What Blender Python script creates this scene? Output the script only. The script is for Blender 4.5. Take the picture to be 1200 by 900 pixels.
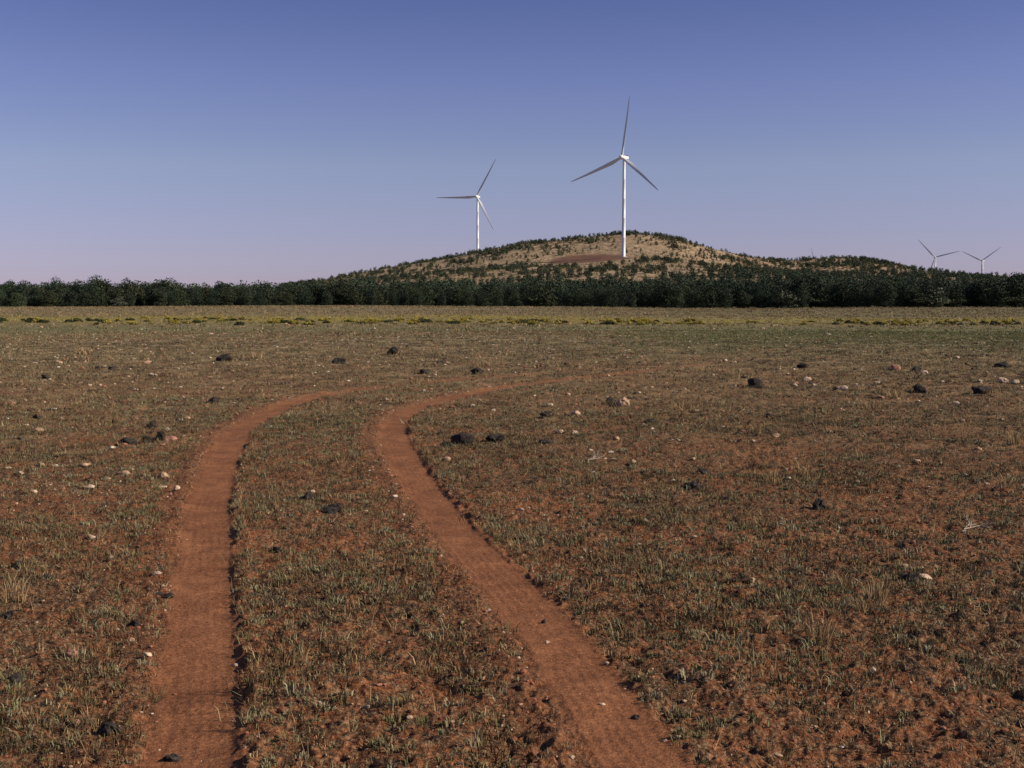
import bpy, math, random
import numpy as np
from mathutils import Vector, Matrix

for o in list(bpy.data.objects):
    bpy.data.objects.remove(o, do_unlink=True)
sc = bpy.context.scene
C = sc.collection
rng = np.random.default_rng(7)
random.seed(7)
R = math.radians

# ------------------------------------------------------------------ camera
F = 1400.0            # focal length in pixels of the 1200 px wide photograph
EYE = 1.75
PITCH = math.atan(100.0 / F)
cam_d = bpy.data.cameras.new('camera')
cam = bpy.data.objects.new('camera', cam_d)
C.objects.link(cam)
cam_d.sensor_width = 36.0
cam_d.lens = F / 1200.0 * 36.0
cam_d.clip_start = 0.05
cam_d.clip_end = 60000
cam.location = (0, 0, EYE)
cam.rotation_euler = (R(90) - PITCH, 0, 0)
sc.camera = cam

# ------------------------------------------------------------------ world, sun, exposure
SUN_AZ = 99.0         # degrees clockwise from the viewing direction (+Y)
SUN_EL = 31.0
world = bpy.data.worlds.new('World')
sc.world = world
world.use_nodes = True
nt = world.node_tree
nt.nodes.clear()
n_out = nt.nodes.new('ShaderNodeOutputWorld')
n_bg = nt.nodes.new('ShaderNodeBackground')
n_sky = nt.nodes.new('ShaderNodeTexSky')
n_sky.sky_type = 'NISHITA'
n_sky.sun_disc = False
n_sky.sun_elevation = R(SUN_EL)
n_sky.sun_rotation = R(SUN_AZ)
n_sky.altitude = 1800
n_sky.air_density = 1.0
n_sky.dust_density = 0.6
n_sky.ozone_density = 3.0
n_geo = nt.nodes.new('ShaderNodeTexCoord')
n_sep = nt.nodes.new('ShaderNodeSeparateXYZ')
n_rmp = nt.nodes.new('ShaderNodeValToRGB')
n_mul = nt.nodes.new('ShaderNodeMix'); n_mul.data_type = 'RGBA'; n_mul.blend_type = 'MULTIPLY'
n_mul.inputs[0].default_value = 1.0
nt.links.new(n_geo.outputs['Generated'], n_sep.inputs[0])
nt.links.new(n_sep.outputs['Z'], n_rmp.inputs[0])
nt.links.new(n_sky.outputs[0], n_mul.inputs[6])
nt.links.new(n_rmp.outputs[0], n_mul.inputs[7])
nt.links.new(n_mul.outputs[2], n_bg.inputs[0])
nt.links.new(n_bg.outputs[0], n_out.inputs[0])
cr = n_rmp.color_ramp
SKY = [(0.0, (.67, .55, .85)), (0.036, (.83, .63, .85)), (0.071, (.955, .715, .865)), (0.107, (1.06, .81, .89)), (0.178, (.97, .75, .95)), (0.243, (.76, .63, .88)), (0.6, (.82, .75, .86))]
while len(cr.elements) < len(SKY): cr.elements.new(0.5)
for e, (p, c) in zip(cr.elements, SKY):
    e.position = p; e.color = (*c, 1)
n_bg.inputs[1].default_value = 0.079

sun_d = bpy.data.lights.new('sun', 'SUN')
sun_d.energy = 4.9
sun_d.angle = R(0.5)
sun_d.color = (1.0, 0.885, 0.72)
sun = bpy.data.objects.new('sun', sun_d)
C.objects.link(sun)
S = Vector((math.sin(R(SUN_AZ)) * math.cos(R(SUN_EL)), math.cos(R(SUN_AZ)) * math.cos(R(SUN_EL)), math.sin(R(SUN_EL))))
sun.rotation_euler = S.to_track_quat('Z', 'Y').to_euler()
sun.location = (50, -10, 60)
vs = sc.view_settings
vs.view_transform = 'Standard'
vs.look = 'None'
vs.exposure = 0.28
vs.gamma = 1.0
vs.use_curve_mapping = False

# ------------------------------------------------------------------ noise
def _hash(ix, iy, seed):
    h = (ix.astype(np.int64) * 374761393 + iy.astype(np.int64) * 668265263 + seed * 1442695041) & 0xFFFFFFFF
    h = ((h ^ (h >> 13)) * 1274126177) & 0xFFFFFFFF
    return ((h ^ (h >> 16)) & 0xFFFFFF) / float(0xFFFFFF)

def vnoise(x, y, seed=0):
    ix = np.floor(x); iy = np.floor(y)
    fx = x - ix; fy = y - iy
    fx = fx * fx * (3 - 2 * fx); fy = fy * fy * (3 - 2 * fy)
    a = _hash(ix, iy, seed); b = _hash(ix + 1, iy, seed)
    c = _hash(ix, iy + 1, seed); d = _hash(ix + 1, iy + 1, seed)
    return (a * (1 - fx) + b * fx) * (1 - fy) + (c * (1 - fx) + d * fx) * fy

def fbm(x, y, seed=0, octs=4, gain=0.5):
    s = 0; a = 1; t = 0
    for k in range(octs):
        s = s + a * vnoise(x * 2 ** k + 17.3 * k, y * 2 ** k - 9.1 * k, seed + k * 31)
        t += a; a *= gain
    return s / t          # 0..1

def sstep(a, b, x):
    t = np.clip((x - a) / (b - a), 0, 1)
    return t * t * (3 - 2 * t)

# ------------------------------------------------------------------ where a line of sight meets level ground
def ray(px, py):
    u = (px - 600.0); v = (450.0 - py)
    c, s = math.cos(PITCH), math.sin(PITCH)
    return np.array([u, F * c + v * s, -F * s + v * c])

def flat_at(px, py, z=0.0):
    d = ray(px, py)
    t = (z - EYE) / d[2]
    return d[0] * t, d[1] * t

# ------------------------------------------------------------------ the two ruts
LEFT = [(160, 1150), (212, 1000), (231, 900), (238, 800), (242, 700), (246, 640), (248, 600), (257, 560), (268, 530), (289, 500),
        (325, 480), (352, 470), (392, 461), (440, 454.5), (500, 449), (560, 444.5), (630, 439.5), (720, 432.5), (810, 422.5), (900, 412.5), (1000, 405), (1150, 398)]
RIGHT = [(1010, 1150), (850, 1000), (766, 900), (729, 860), (703, 820), (675, 780), (643, 740), (610, 700), (571, 660), (549, 640), (520, 600),
         (492, 560), (474, 530), (464, 500), (478, 484), (506, 472), (548, 461.5), (600, 453), (660, 446), (740, 438), (820, 428), (910, 416.5), (1010, 408), (1160, 400.5)]
def smooth_path(pts):
    P = np.array([flat_at(*p) for p in pts])
    out = []
    Q = np.vstack([2 * P[0] - P[1], P, 2 * P[-1] - P[-2]])
    for i in range(1, len(Q) - 2):
        L = np.linalg.norm(Q[i + 1] - Q[i]); n = max(3, int(L / 0.12))
        t = np.linspace(0, 1, n, endpoint=False)[:, None]
        out.append(0.5 * (2 * Q[i] + (Q[i + 1] - Q[i - 1]) * t + (2 * Q[i - 1] - 5 * Q[i] + 4 * Q[i + 1] - Q[i + 2]) * t ** 2
                          + (3 * Q[i] - Q[i - 1] - 3 * Q[i + 1] + Q[i + 2]) * t ** 3))
    A = np.vstack(out)
    k = np.ones(9) / 9
    B = A.copy()
    for _ in range(2):
        for j in (0, 1):
            B[4:-4, j] = np.convolve(B[:, j], k, 'valid')
    return B[::2]
PL = smooth_path(LEFT); PR = smooth_path(RIGHT)
GX0, GX1, GY0, GY1, GS = -9.0, 27.0, 0.0, 62.0, 0.10
gx = np.arange(GX0, GX1 + GS, GS); gy = np.arange(GY0, GY1 + GS, GS)
def sdf_grid(P):
    out = np.zeros((len(gy), len(gx)), np.float32); along = np.zeros_like(out)
    T = np.gradient(P, axis=0); T /= np.linalg.norm(T, axis=1)[:, None] + 1e-9
    arc = np.concatenate([[0], np.cumsum(np.linalg.norm(np.diff(P, axis=0), axis=1))])
    for r0 in range(0, len(gy), 16):
        yy = gy[r0:r0 + 16]
        X, Y = np.meshgrid(gx, yy)
        D = (X[..., None] - P[:, 0]) ** 2 + (Y[..., None] - P[:, 1]) ** 2
        i = D.argmin(-1)
        dx = X - P[i, 0]; dy = Y - P[i, 1]
        tx = T[i, 0]; ty = T[i, 1]
        s = dx * ty - dy * tx               # + = right of the direction of travel
        m = np.sqrt(D.min(-1))
        out[r0:r0 + 16] = np.where(m > 0.35, np.sign(s) * m, s)
        along[r0:r0 + 16] = arc[i] + dx * tx + dy * ty
    return out, along
SL, AL = sdf_grid(PL); SR, AR = sdf_grid(PR)
def glook(G, x, y, default):
    fx = (x - GX0) / GS; fy = (y - GY0) / GS
    ok = (fx >= 0) & (fy >= 0) & (fx < len(gx) - 1) & (fy < len(gy) - 1)
    ix = np.clip(fx.astype(int), 0, len(gx) - 2); iy = np.clip(fy.astype(int), 0, len(gy) - 2)
    tx = np.clip(fx - ix, 0, 1); ty = np.clip(fy - iy, 0, 1)
    v = (G[iy, ix] * (1 - tx) + G[iy, ix + 1] * tx) * (1 - ty) + (G[iy + 1, ix] * (1 - tx) + G[iy + 1, ix + 1] * tx) * ty
    return np.where(ok, v, default)

def rut_info(x, y):
    """depth (m, negative), bare (0..1 soft), floor (0..1 crisp)"""
    w2 = (fbm(x * 7, y * 7, 97, 4, .7) - .5) * .11 + (fbm(x * 24, y * 24, 99, 2) - .5) * .06
    depth = np.zeros_like(x); bare = np.zeros_like(x); floor_ = np.zeros_like(x)
    w = (fbm(x * 1.4, y * 1.4, 91, 3) - 0.5) * 0.05 + (fbm(x * 9, y * 9, 95, 3) - 0.5) * 0.03
    tear = fbm(x * .9, y * 1.6, 93, 4)
    for G, A, f0, f1, dep in ((SL, AL, 17.0, 31.0, 0), (SR, AR, 20.0, 36.0, 1)):
        s = glook(G, x, y, 99.0) + w
        a = glook(A, x, y, 999.0)
        fd = sstep(f0, f1, a + 7 * (tear - .5))
        fade = (1 - fd * 0.62) * (1 - .5 * fd * sstep(.42, .60, tear)) * (1 - .5 * sstep(34, 50, a))
        dep = np.interp(a, [0, 3, 6, 20], [.006, .007, .020, .020]) if dep else .019
        dep = dep * (.55 + .8 * fbm(x * 2.1, y * 2.1, 94, 2))
        fade = np.where(np.abs(s) > 3, 0, fade)
        right = 1 - sstep(0.13, 0.185, s + w2 * .6)
        left = sstep(-0.26, -0.14, s)
        fl = right * left
        depth += -dep * fl * fade
        lug = (np.sin(a * 2 * np.pi / .075 + 0.6 * np.sin(s * 9)) * .0012 + np.sin(s * 2 * np.pi / .055 + 2 * vnoise(x * 2, y, 5)) * .0009) * fl * fade * np.clip(vnoise(x * 3, y * 1.3, 12) * 1.6 - .3, 0, 1)
        depth += np.where(np.abs(s) < .3, lug, 0)
        depth += 0.012 * np.exp(-((s - 0.23) / 0.05) ** 2) * fade + 0.012 * np.exp(-((s + 0.30) / 0.08) ** 2) * fade
        b = (1 - sstep(0.14, 0.22, s + w2 * .6)) * sstep(-0.26, -0.14, s + w2) + .55 * (1 - sstep(.1, .2, s)) * sstep(-.62, -.34, s + 2.5 * w2) * (.55 + .45 * np.exp(-((a - 14) / 8) ** 2))
        b = np.clip(b, 0, 1)
        bare = np.maximum(bare, b * fade)
        floor_ = np.maximum(floor_, (1 - sstep(0.15, 0.2, s)) * sstep(-0.25, -0.15, s) * fade)
    return depth, bare, floor_

# ------------------------------------------------------------------ terrain
DR = 1130.0
sil = np.array([(250, 345), (330, 336), (380, 328), (430, 319), (500, 306), (560, 296), (610, 286.5), (650, 282), (700, 275.5), (740, 272.5),
                (775, 275), (800, 281), (830, 291), (870, 300), (920, 306), (950, 303), (1000, 301.5), (1040, 308), (1070, 315), (1120, 321), (1250, 325), (1500, 330)], float)
_xs = np.linspace(-700, 1100, 1801)
_h = np.interp(_xs, (sil[:, 0] - 600) * DR / F, (350 - sil[:, 1]) * DR / F + EYE, left=0, right=14)
_h = np.convolve(np.pad(_h, 12, 'edge'), np.ones(25) / 25, 'valid')
_h[:300] *= np.linspace(0, 1, 300)
_ds = np.linspace(0, 4000, 4001)
_s = np.interp(_ds, [0, 380, 620, 800, 900, 1000, 1060, 1130, 1300, 1500, 1900, 2400], [0, 0, .12, .33, .45, .56, .76, 1, .97, .9, .35, 0])
_s = np.convolve(np.pad(_s, 25, 'edge'), np.ones(51) / 51, 'valid')
def hillz(x, y):
    h = np.interp(x, _xs, _h, left=0, right=0) * np.interp(y, _ds, _s)
    rough = (fbm(x / 55, y / 55, 5, 5) - 0.5)
    return h + rough * np.clip(h / 10, 0, 1) * 5.5

def height(x, y, fine=True):
    x = np.asarray(x, float); y = np.asarray(y, float)
    r = np.hypot(x, y)
    z = hillz(x, y)
    z = z + 0.62 * np.exp(-((x + 36) / 34) ** 2 - ((y - 175) / 60) ** 2)
    z = z + (fbm(x / 7, y / 7, 3, 3) - 0.5) * 0.10 * sstep(2, 12, r) * (1 - sstep(200, 500, r))
    z = z + (fbm(x / 45, y / 45, 13, 2) - 0.5) * 0.5 * sstep(20, 70, r) * (1 - sstep(400, 700, r))
    if fine:
        d, b, fl = rut_info(x, y)
        near = 1 - sstep(30, 70, r)
        hum = (fbm(x * 3.1, y * 3.1, 41, 3) - 0.5) * 0.075
        clod = (fbm(x * 17, y * 17, 43, 3, 0.7) - 0.5) * 0.057
        z = z + near * (hum * (1 - .8 * np.clip(b * 1.3, 0, 1)) + clod * (1 - .86 * fl) * (1 - .35 * b)) + d
        z = z + near * fl * (fbm(x * 1.2, y * 1.2, 47, 2) - 0.5) * 0.03
    return z

def at(px, py):
    x, y = flat_at(px, py)
    for _ in range(6):
        z = float(height(np.array([x]), np.array([y]), False)[0])
        x, y = flat_at(px, py, min(z, 1.2))
    return x, y, float(height(np.array([x]), np.array([y]))[0])

# ------------------------------------------------------------------ helpers
def mesh_np(name, V, Fa, col=None, smooth=False, attrs=None):
    V = np.ascontiguousarray(V, np.float32); Fa = np.ascontiguousarray(Fa, np.int32)
    me = bpy.data.meshes.new(name)
    n, k = Fa.shape
    me.vertices.add(len(V)); me.vertices.foreach_set('co', V.ravel())
    me.loops.add(n * k); me.loops.foreach_set('vertex_index', Fa.ravel())
    me.polygons.add(n); me.polygons.foreach_set('loop_start', np.arange(0, n * k, k, dtype=np.int32))
    me.update(calc_edges=True)
    me.polygons.foreach_set('use_smooth', np.full(n, smooth, bool))
    if col is not None:
        c4 = np.ones((len(V), 4), np.float32); c4[:, :3] = col
        a = me.attributes.new('col', 'FLOAT_COLOR', 'POINT'); a.data.foreach_set('color', c4.ravel())
    for an, av in (attrs or {}).items():
        a = me.attributes.new(an, 'FLOAT', 'POINT'); a.data.foreach_set('value', np.ascontiguousarray(av, np.float32))
    return me

def obj(name, me, m=None, parent=None):
    o = bpy.data.objects.new(name, me); C.objects.link(o)
    if m is not None and not me.materials: me.materials.append(m)
    if parent is not None: o.parent = parent
    return o

def tag(o, label=None, cat=None, group=None, kind=None):
    if label: o['label'] = label
    if cat: o['category'] = cat
    if group: o['group'] = group
    if kind: o['kind'] = kind
    return o

class NT:
    def __init__(s, name, rough=0.9, spec=0.2):
        s.m = bpy.data.materials.new(name); s.m.use_nodes = True
        s.t = s.m.node_tree; s.b = s.t.nodes['Principled BSDF']
        s.b.inputs['Roughness'].default_value = rough
        s.b.inputs['Specular IOR Level'].default_value = spec
    def n(s, typ, **kw):
        nd = s.t.nodes.new(typ)
        for k, v in kw.items(): setattr(nd, k, v)
        return nd
    def l(s, a, b): s.t.links.new(a, b)
    def pos(s):
        g = s.n('ShaderNodeNewGeometry'); return g.outputs['Position']
    def noise(s, scale, detail=4, rough=0.55, vec=None, dist=0.0):
        nd = s.n('ShaderNodeTexNoise'); nd.inputs['Scale'].default_value = scale
        nd.inputs['Detail'].default_value = detail; nd.inputs['Roughness'].default_value = rough
        nd.inputs['Distortion'].default_value = dist
        if vec is not None: s.l(vec, nd.inputs['Vector'])
        return nd.outputs['Fac']
    def ramp(s, fac, stops):
        nd = s.n('ShaderNodeValToRGB'); e = nd.color_ramp.elements
        while len(e) < len(stops): e.new(0.5)
        for q, (p, c) in zip(e, stops):
            q.position = p; q.color = (*c, 1) if isinstance(c, tuple) else (c, c, c, 1)
        s.l(fac, nd.inputs[0]); return nd.outputs[0]
    def mix(s, f, a, b, mode='MIX'):
        nd = s.n('ShaderNodeMix'); nd.data_type = 'RGBA'; nd.blend_type = mode
        for v, i in ((f, 0), (a, 6), (b, 7)):
            if isinstance(v, (float, int)): nd.inputs[i].default_value = v
            elif isinstance(v, tuple): nd.inputs[i].default_value = (*v, 1)
            else: s.l(v, nd.inputs[i])
        return nd.outputs[2]
    def math(s, op, a, b=0.0, clamp=False):
        nd = s.n('ShaderNodeMath'); nd.operation = op; nd.use_clamp = clamp
        for v, i in ((a, 0), (b, 1)):
            if isinstance(v, (float, int)): nd.inputs[i].default_value = v
            else: s.l(v, nd.inputs[i])
        return nd.outputs[0]
    def attr(s, name, out='Fac'):
        nd = s.n('ShaderNodeAttribute'); nd.attribute_name = name; return nd.outputs[out]
    def color(s, c): s.l(c, s.b.inputs['Base Color'])
    def bump(s, h, strength=0.5, dist=0.02):
        nd = s.n('ShaderNodeBump'); nd.inputs['Strength'].default_value = strength; nd.inputs['Distance'].default_value = dist
        s.l(h, nd.inputs['Height']); s.l(nd.outputs[0], s.b.inputs['Normal'])

def ground_material():
    g = NT('red_soil_and_dry_turf', 0.95, 0.1)
    P = g.pos()
    n1 = g.noise(0.55, 5, 0.6, P); n2 = g.noise(6, 6, 0.65, P); n3 = g.noise(45, 4, 0.7, P); n4 = g.noise(0.06, 4, 0.6, P)
    soil = g.ramp(n2, [(0.25, (0.13, 0.044, 0.020)), (0.5, (0.235, 0.084, 0.034)), (0.75, (0.34, 0.145, 0.066))])
    soil = g.mix(0.55, soil, g.ramp(n3, [(0.36, (0.045, 0.018, 0.011)), (0.5, (0.20, 0.080, 0.036)), (0.64, (0.42, 0.21, 0.115))]))
    litter = g.ramp(n3, [(0.36, (0.022, 0.015, 0.010)), (0.5, (0.080, 0.052, 0.031)), (0.64, (0.27, 0.19, 0.11))])
    nm = g.noise(22, 5, 0.7, P)
    lm = g.ramp(g.mix(0.55, g.mix(0.5, n1, n2), nm), [(0.46, 0.0), (0.54, 0.9)])
    turf = g.mix(lm, soil, litter)
    rut = g.ramp(n2, [(0.34, (0.130, 0.050, 0.022)), (0.5, (0.205, 0.080, 0.035)), (0.66, (0.28, 0.120, 0.056))])
    rut = g.mix(0.5, rut, g.ramp(n3, [(0.36, (0.105, 0.040, 0.019)), (0.64, (0.32, 0.145, 0.072))]))
    nr1 = g.noise(1.6, 5, 0.7, P); ng = g.noise(110, 3, 0.6, P)
    rut = g.mix(1.0, rut, g.ramp(nr1, [(0.36, (0.80, 0.78, 0.80)), (0.62, (1.12, 1.12, 1.1))]), 'MULTIPLY')
    rut = g.mix(1.0, rut, g.ramp(ng, [(0.33, (0.66, 0.62, 0.62)), (0.5, (1.0, 1.0, 1.0)), (0.68, (1.35, 1.4, 1.45))]), 'MULTIPLY')
    near = g.mix(g.attr('bare'), turf, rut)
    # farther out the dry grass closes over the soil
    dist = g.attr('far')
    nf = g.noise(0.9, 6, 0.7, P)
    fargr = g.ramp(nf, [(0.36, (0.068, 0.048, 0.031)), (0.5, (0.170, 0.124, 0.068)), (0.64, (0.34, 0.245, 0.138))])
    nb = g.noise(0.035, 5, 0.6, P)
    farcol = g.mix(g.ramp(nb, [(0.45, 0.0), (0.62, 0.45)]), fargr, (0.155, 0.142, 0.072))
    farcol = g.mix(g.attr('green'), farcol, g.ramp(nf, [(0.3, (0.085, 0.088, 0.034)), (0.7, (0.185, 0.165, 0.078))]))
    farcol = g.mix(g.attr('yellow'), farcol, g.ramp(nf, [(0.3, (0.14, 0.13, 0.035)), (0.7, (0.34, 0.27, 0.07))]))
    c = g.mix(dist, near, farcol)
    # the hill
    nh = g.noise(0.03, 6, 0.65, P); nh2 = g.noise(0.22, 6, 0.75, P)
    hc = g.ramp(nh, [(0.3, (0.19, 0.135, 0.080)), (0.5, (0.30, 0.21, 0.13)), (0.62, (0.31, 0.185, 0.115)), (0.75, (0.34, 0.255, 0.155))])
    hc = g.mix(0.7, hc, g.ramp(nh2, [(0.36, (0.085, 0.070, 0.045)), (0.5, (0.27, 0.192, 0.12)), (0.62, (0.50, 0.385, 0.255))]))
    hc = g.mix(g.attr('pad'), hc, g.ramp(nh2, [(0.3, (0.105, 0.058, 0.040)), (0.7, (0.17, 0.090, 0.060))]))
    c = g.mix(g.attr('hill'), c, hc)
    g.color(c)
    bh = g.mix(0.5, n2, n3)
    hs = g.math('SUBTRACT', 1.0, g.math('MULTIPLY', g.attr('floor'), 0.66))
    g.bump(g.math('MULTIPLY', bh, hs), 1.0, 0.045)
    return g.m

def leaf_material(name, bright=1.0, rough=0.75, vary=0.25):
    g = NT(name, rough, 0.15)
    c = g.attr('col', 'Color')
    oi = g.n('ShaderNodeObjectInfo')
    rr = g.ramp(oi.outputs['Random'], [(0.0, (bright * (1 - vary), bright * (1 - vary), bright * (1 - vary * .8))), (1.0, (bright * (1 + vary), bright * (1 + vary * .8), bright * (1 + vary * .3)))])
    cc = g.mix(1.0, c, rr, 'MULTIPLY')
    g.color(cc)
    return g.m

def wood_material():
    g = NT('bark', 0.9, 0.1)
    n = g.noise(6, 4, 0.6, g.pos())
    g.color(g.ramp(n, [(0.3, (0.05, 0.038, 0.03)), (0.7, (0.14, 0.105, 0.08))]))
    return g.m

def stone_material(name, c0, c1, c2, bump=0.7, sc_=30):
    g = NT(name, 0.9, 0.25)
    tc = g.n('ShaderNodeTexCoord').outputs['Object']
    n = g.noise(sc_, 6, 0.7, tc)
    g.color(g.ramp(n, [(0.3, c0), (0.52, c1), (0.75, c2)]))
    g.bump(g.noise(sc_ * 2, 5, 0.7, tc), bump, 0.015)
    return g.m

M_ground = ground_material()
M_leaf = leaf_material('evergreen_foliage')
M_shrub = leaf_material('shrub_foliage', vary=0.15)
M_grass = leaf_material('dry_grass', vary=0.0)
M_bark = wood_material()
M_dark = stone_material('dark_lava_rock', (0.010, 0.008, 0.008), (0.032, 0.025, 0.022), (0.11, 0.080, 0.062))
M_tan = stone_material('tan_stone', (0.24, 0.14, 0.085), (0.43, 0.27, 0.17), (0.56, 0.39, 0.26), 0.4)
M_pale = stone_material('pale_stone', (0.32, 0.21, 0.14), (0.52, 0.38, 0.27), (0.66, 0.52, 0.40), 0.4)
M_pink = stone_material('reddish_stone', (0.18, 0.07, 0.045), (0.34, 0.17, 0.115), (0.46, 0.27, 0.19), 0.4)

# ------------------------------------------------------------------ the ground sheet (ground, ruts and hill share its vertices)
def build_ground():
    r = np.concatenate([np.geomspace(0.25, 3.2, 40, endpoint=False), np.geomspace(3.2, 60, 780, endpoint=False), np.geomspace(60, 1500, 420, endpoint=False), np.geomspace(1500, 30000, 60)])
    fine = np.linspace(-31, 31, 900)
    a = np.concatenate([np.linspace(-180, -31, 60, endpoint=False), fine, np.linspace(31, 180, 60)[1:]])
    a = R(1) * a
    Rr, A = np.meshgrid(r, a, indexing='ij')
    X = (Rr * np.sin(A)).ravel(); Y = (Rr * np.cos(A)).ravel()
    Z = height(X, Y)
    dpt, bare, fl = rut_info(X, Y)
    rr = np.hypot(X, Y)
    wob = (fbm(X / 14, Y / 14, 61, 4) - 0.5)
    yy = Y * (1 + 0.28 * wob)
    far = (0.45 * sstep(9, 20, rr + 5 * wob) + 0.55 * sstep(20, 46, rr + 10 * wob)) * (1 - bare * 0.85)
    px = 600 + F * X / np.maximum(Y, 1)
    green = np.exp(-((yy - 64) / 9) ** 2) * 0.75 + 0.35 * sstep(95, 110, yy) * sstep(500, 900, px)
    green = green + 0.85 * sstep(640, 860, px) * np.exp(-((yy - 54) / 16) ** 2) + 0.3 * np.exp(-((yy - 90) / 14) ** 2)
    yel = np.exp(-((yy - 99) / 15) ** 2) * 0.9 * np.clip(0.4 + 2.5 * (fbm(X / 5, Y / 3, 66, 3) - 0.35), 0, 1)
    z0 = hillz(X, Y)
    hill = sstep(1.5, 4.5, z0) * sstep(400, 520, Y)
    ex = (X - (690 - 600) / F * 1000) / 37 ; ey = (Y - 1003 - 8 * wob - .25 * (62 - X)) / 40
    pad = 1 - sstep(0.8, 1.1, np.sqrt(ex ** 2 + ey ** 2) + 0.3 * wob)
    me_col = {'bare': np.clip(bare, 0, 1), 'floor': np.clip(fl, 0, 1), 'far': np.clip(far, 0, 1), 'green': np.clip(green, 0, 1), 'yellow': yel, 'hill': hill, 'pad': pad}
    nr, na = len(r), len(a)
    i = np.arange(nr - 1)[:, None] * na + np.arange(na - 1)[None, :]
    q = np.stack([i, i + 1, i + na + 1, i + na], -1).reshape(-1, 4)[:, ::-1]
    # close the sheet under the camera
    V = np.stack([X, Y, Z], -1)
    isrut = (bare[q].mean(1) > 0.5) & (rr[q[:, 0]] < 60)
    ishill = (hill[q].mean(1) > 0.5)
    for name, mask, lab, cat in (('ground', ~isrut & ~ishill, 'open red soil plain with short dry grass reaching to the wood', 'ground'),
                            ('dirt_track', isrut, 'two bare red wheel ruts curving away to the right across the plain', 'track'),
                            ('hill', ishill, 'low tan hill dotted with junipers behind the wood', 'hill')):
        qq = q[mask]
        used = np.unique(qq); remap = np.full(len(V), -1); remap[used] = np.arange(len(used))
        me = mesh_np(name, V[used], remap[qq], smooth=True, attrs={k: v[used] for k, v in me_col.items()})
        o = obj(name, me, M_ground)
        tag(o, lab, cat, kind='structure')
build_ground()

# ------------------------------------------------------------------ wind turbines
def lathe(prof, seg=24, axis='Z'):
    V = []; Fq = []
    for (rad, h) in prof:
        for k in range(seg):
            t = 2 * math.pi * k / seg
            V.append((rad * math.cos(t), rad * math.sin(t), h))
    for i in range(len(prof) - 1):
        for k in range(seg):
            a = i * seg + k; b = i * seg + (k + 1) % seg
            Fq.append((a, b, b + seg, a + seg))
    V = np.array(V, float)
    if axis == 'Y': V = V[:, [0, 2, 1]] * np.array([1, -1, 1])     # profile runs towards -Y
    return V, np.array(Fq)

def paint(name, c, rough=0.4):
    g = NT(name, rough, 0.4)
    n = g.noise(0.6, 4, 0.6, g.pos())
    g.color(g.ramp(n, [(0.3, tuple(0.9 * v for v in c)), (0.7, c)]))
    return g.m
M_white = paint('white_turbine_paint', (0.71, 0.72, 0.73))
M_blade = paint('blade_gelcoat', (0.62, 0.64, 0.67), 0.35)
M_grey = paint('grey_steel', (0.3, 0.3, 0.3))
M_conc = paint('concrete', (0.42, 0.38, 0.33), 0.9)

def blade_mesh(L=50.0):
    # along +Z from the hub, rotor plane XZ, upwind is -Y
    sts = np.array([0, .02, .06, .12, .20, .32, .45, .6, .75, .88, .96, 1.0])
    chord = np.interp(sts, [0, .03, .2, .5, .8, .95, 1], [1.9, 1.9, 3.3, 2.3, 1.4, .9, .25])
    thick = np.interp(sts, [0, .03, .2, .5, 1], [1.0, 1.0, .32, .2, .14])
    twist = np.interp(sts, [0, .1, .3, .6, 1], [R(-34), R(-32), R(-22), R(-14), R(-8)])
    bend = -2.6 * sts ** 2.2
    seg = 20; V = []
    for s, c, th, tw, bd in zip(sts, chord, thick, twist, bend):
        rnd = float(1 - np.clip((s - 0.02) / 0.12, 0, 1))
        for k in range(seg):
            t = 2 * math.pi * k / seg
            cx = 0.5 * math.cos(t); cy = 0.5 * math.sin(t)
            ax = cx - 0.18 * (1 - rnd); ay = cy * th * (0.35 + 0.65 * (0.5 + cx)) if rnd < 1 else cy
            ay = cy * rnd * 1.0 + (1 - rnd) * ay
            x = ax * c; y = ay * c
            V.append((x * math.cos(tw) - y * math.sin(tw), x * math.sin(tw) + y * math.cos(tw) + bd, s * L))
    Fq = []
    for i in range(len(sts) - 1):
        for k in range(seg):
            a = i * seg + k; b = i * seg + (k + 1) % seg
            Fq.append((a, b, b + seg, a + seg))
    tip = len(V) - seg
    return mesh_np('blade', np.array(V), np.array(Fq), smooth=True)

def box_bevel(name, sx, sy, sz, bev, taper=1.0):
    import bmesh
    bm = bmesh.new(); bmesh.ops.create_cube(bm, size=1)
    for v in bm.verts:
        k = taper if v.co.y > 0 else 1.0
        v.co = Vector((v.co.x * sx * k, v.co.y * sy, v.co.z * sz * k))
    bmesh.ops.bevel(bm, geom=bm.edges[:], offset=bev, segments=3, affect='EDGES', profile=0.6)
    me = bpy.data.meshes.new(name); bm.to_mesh(me); bm.free()
    for p in me.polygons: p.use_smooth = True
    return me

HUBH = 80.0
def make_tower_mesh(h):
    prof = [(1.65, -6)]
    for k in range(0, 5):
        z0 = h * k / 5; z1 = h * (k + 1) / 5
        r0 = 1.65 - 0.5 * k / 5; r1 = 1.65 - 0.5 * (k + 1) / 5
        prof += [(r0 + .03, z0), (r0 + .03, z0 + .18), (r0, z0 + .2), (r1, z1 - .2)]
    prof += [(1.15, h), (0.01, h)]
    V, Fq = lathe(prof, 32)
    return mesh_np('tower', V, Fq, smooth=True)

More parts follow.
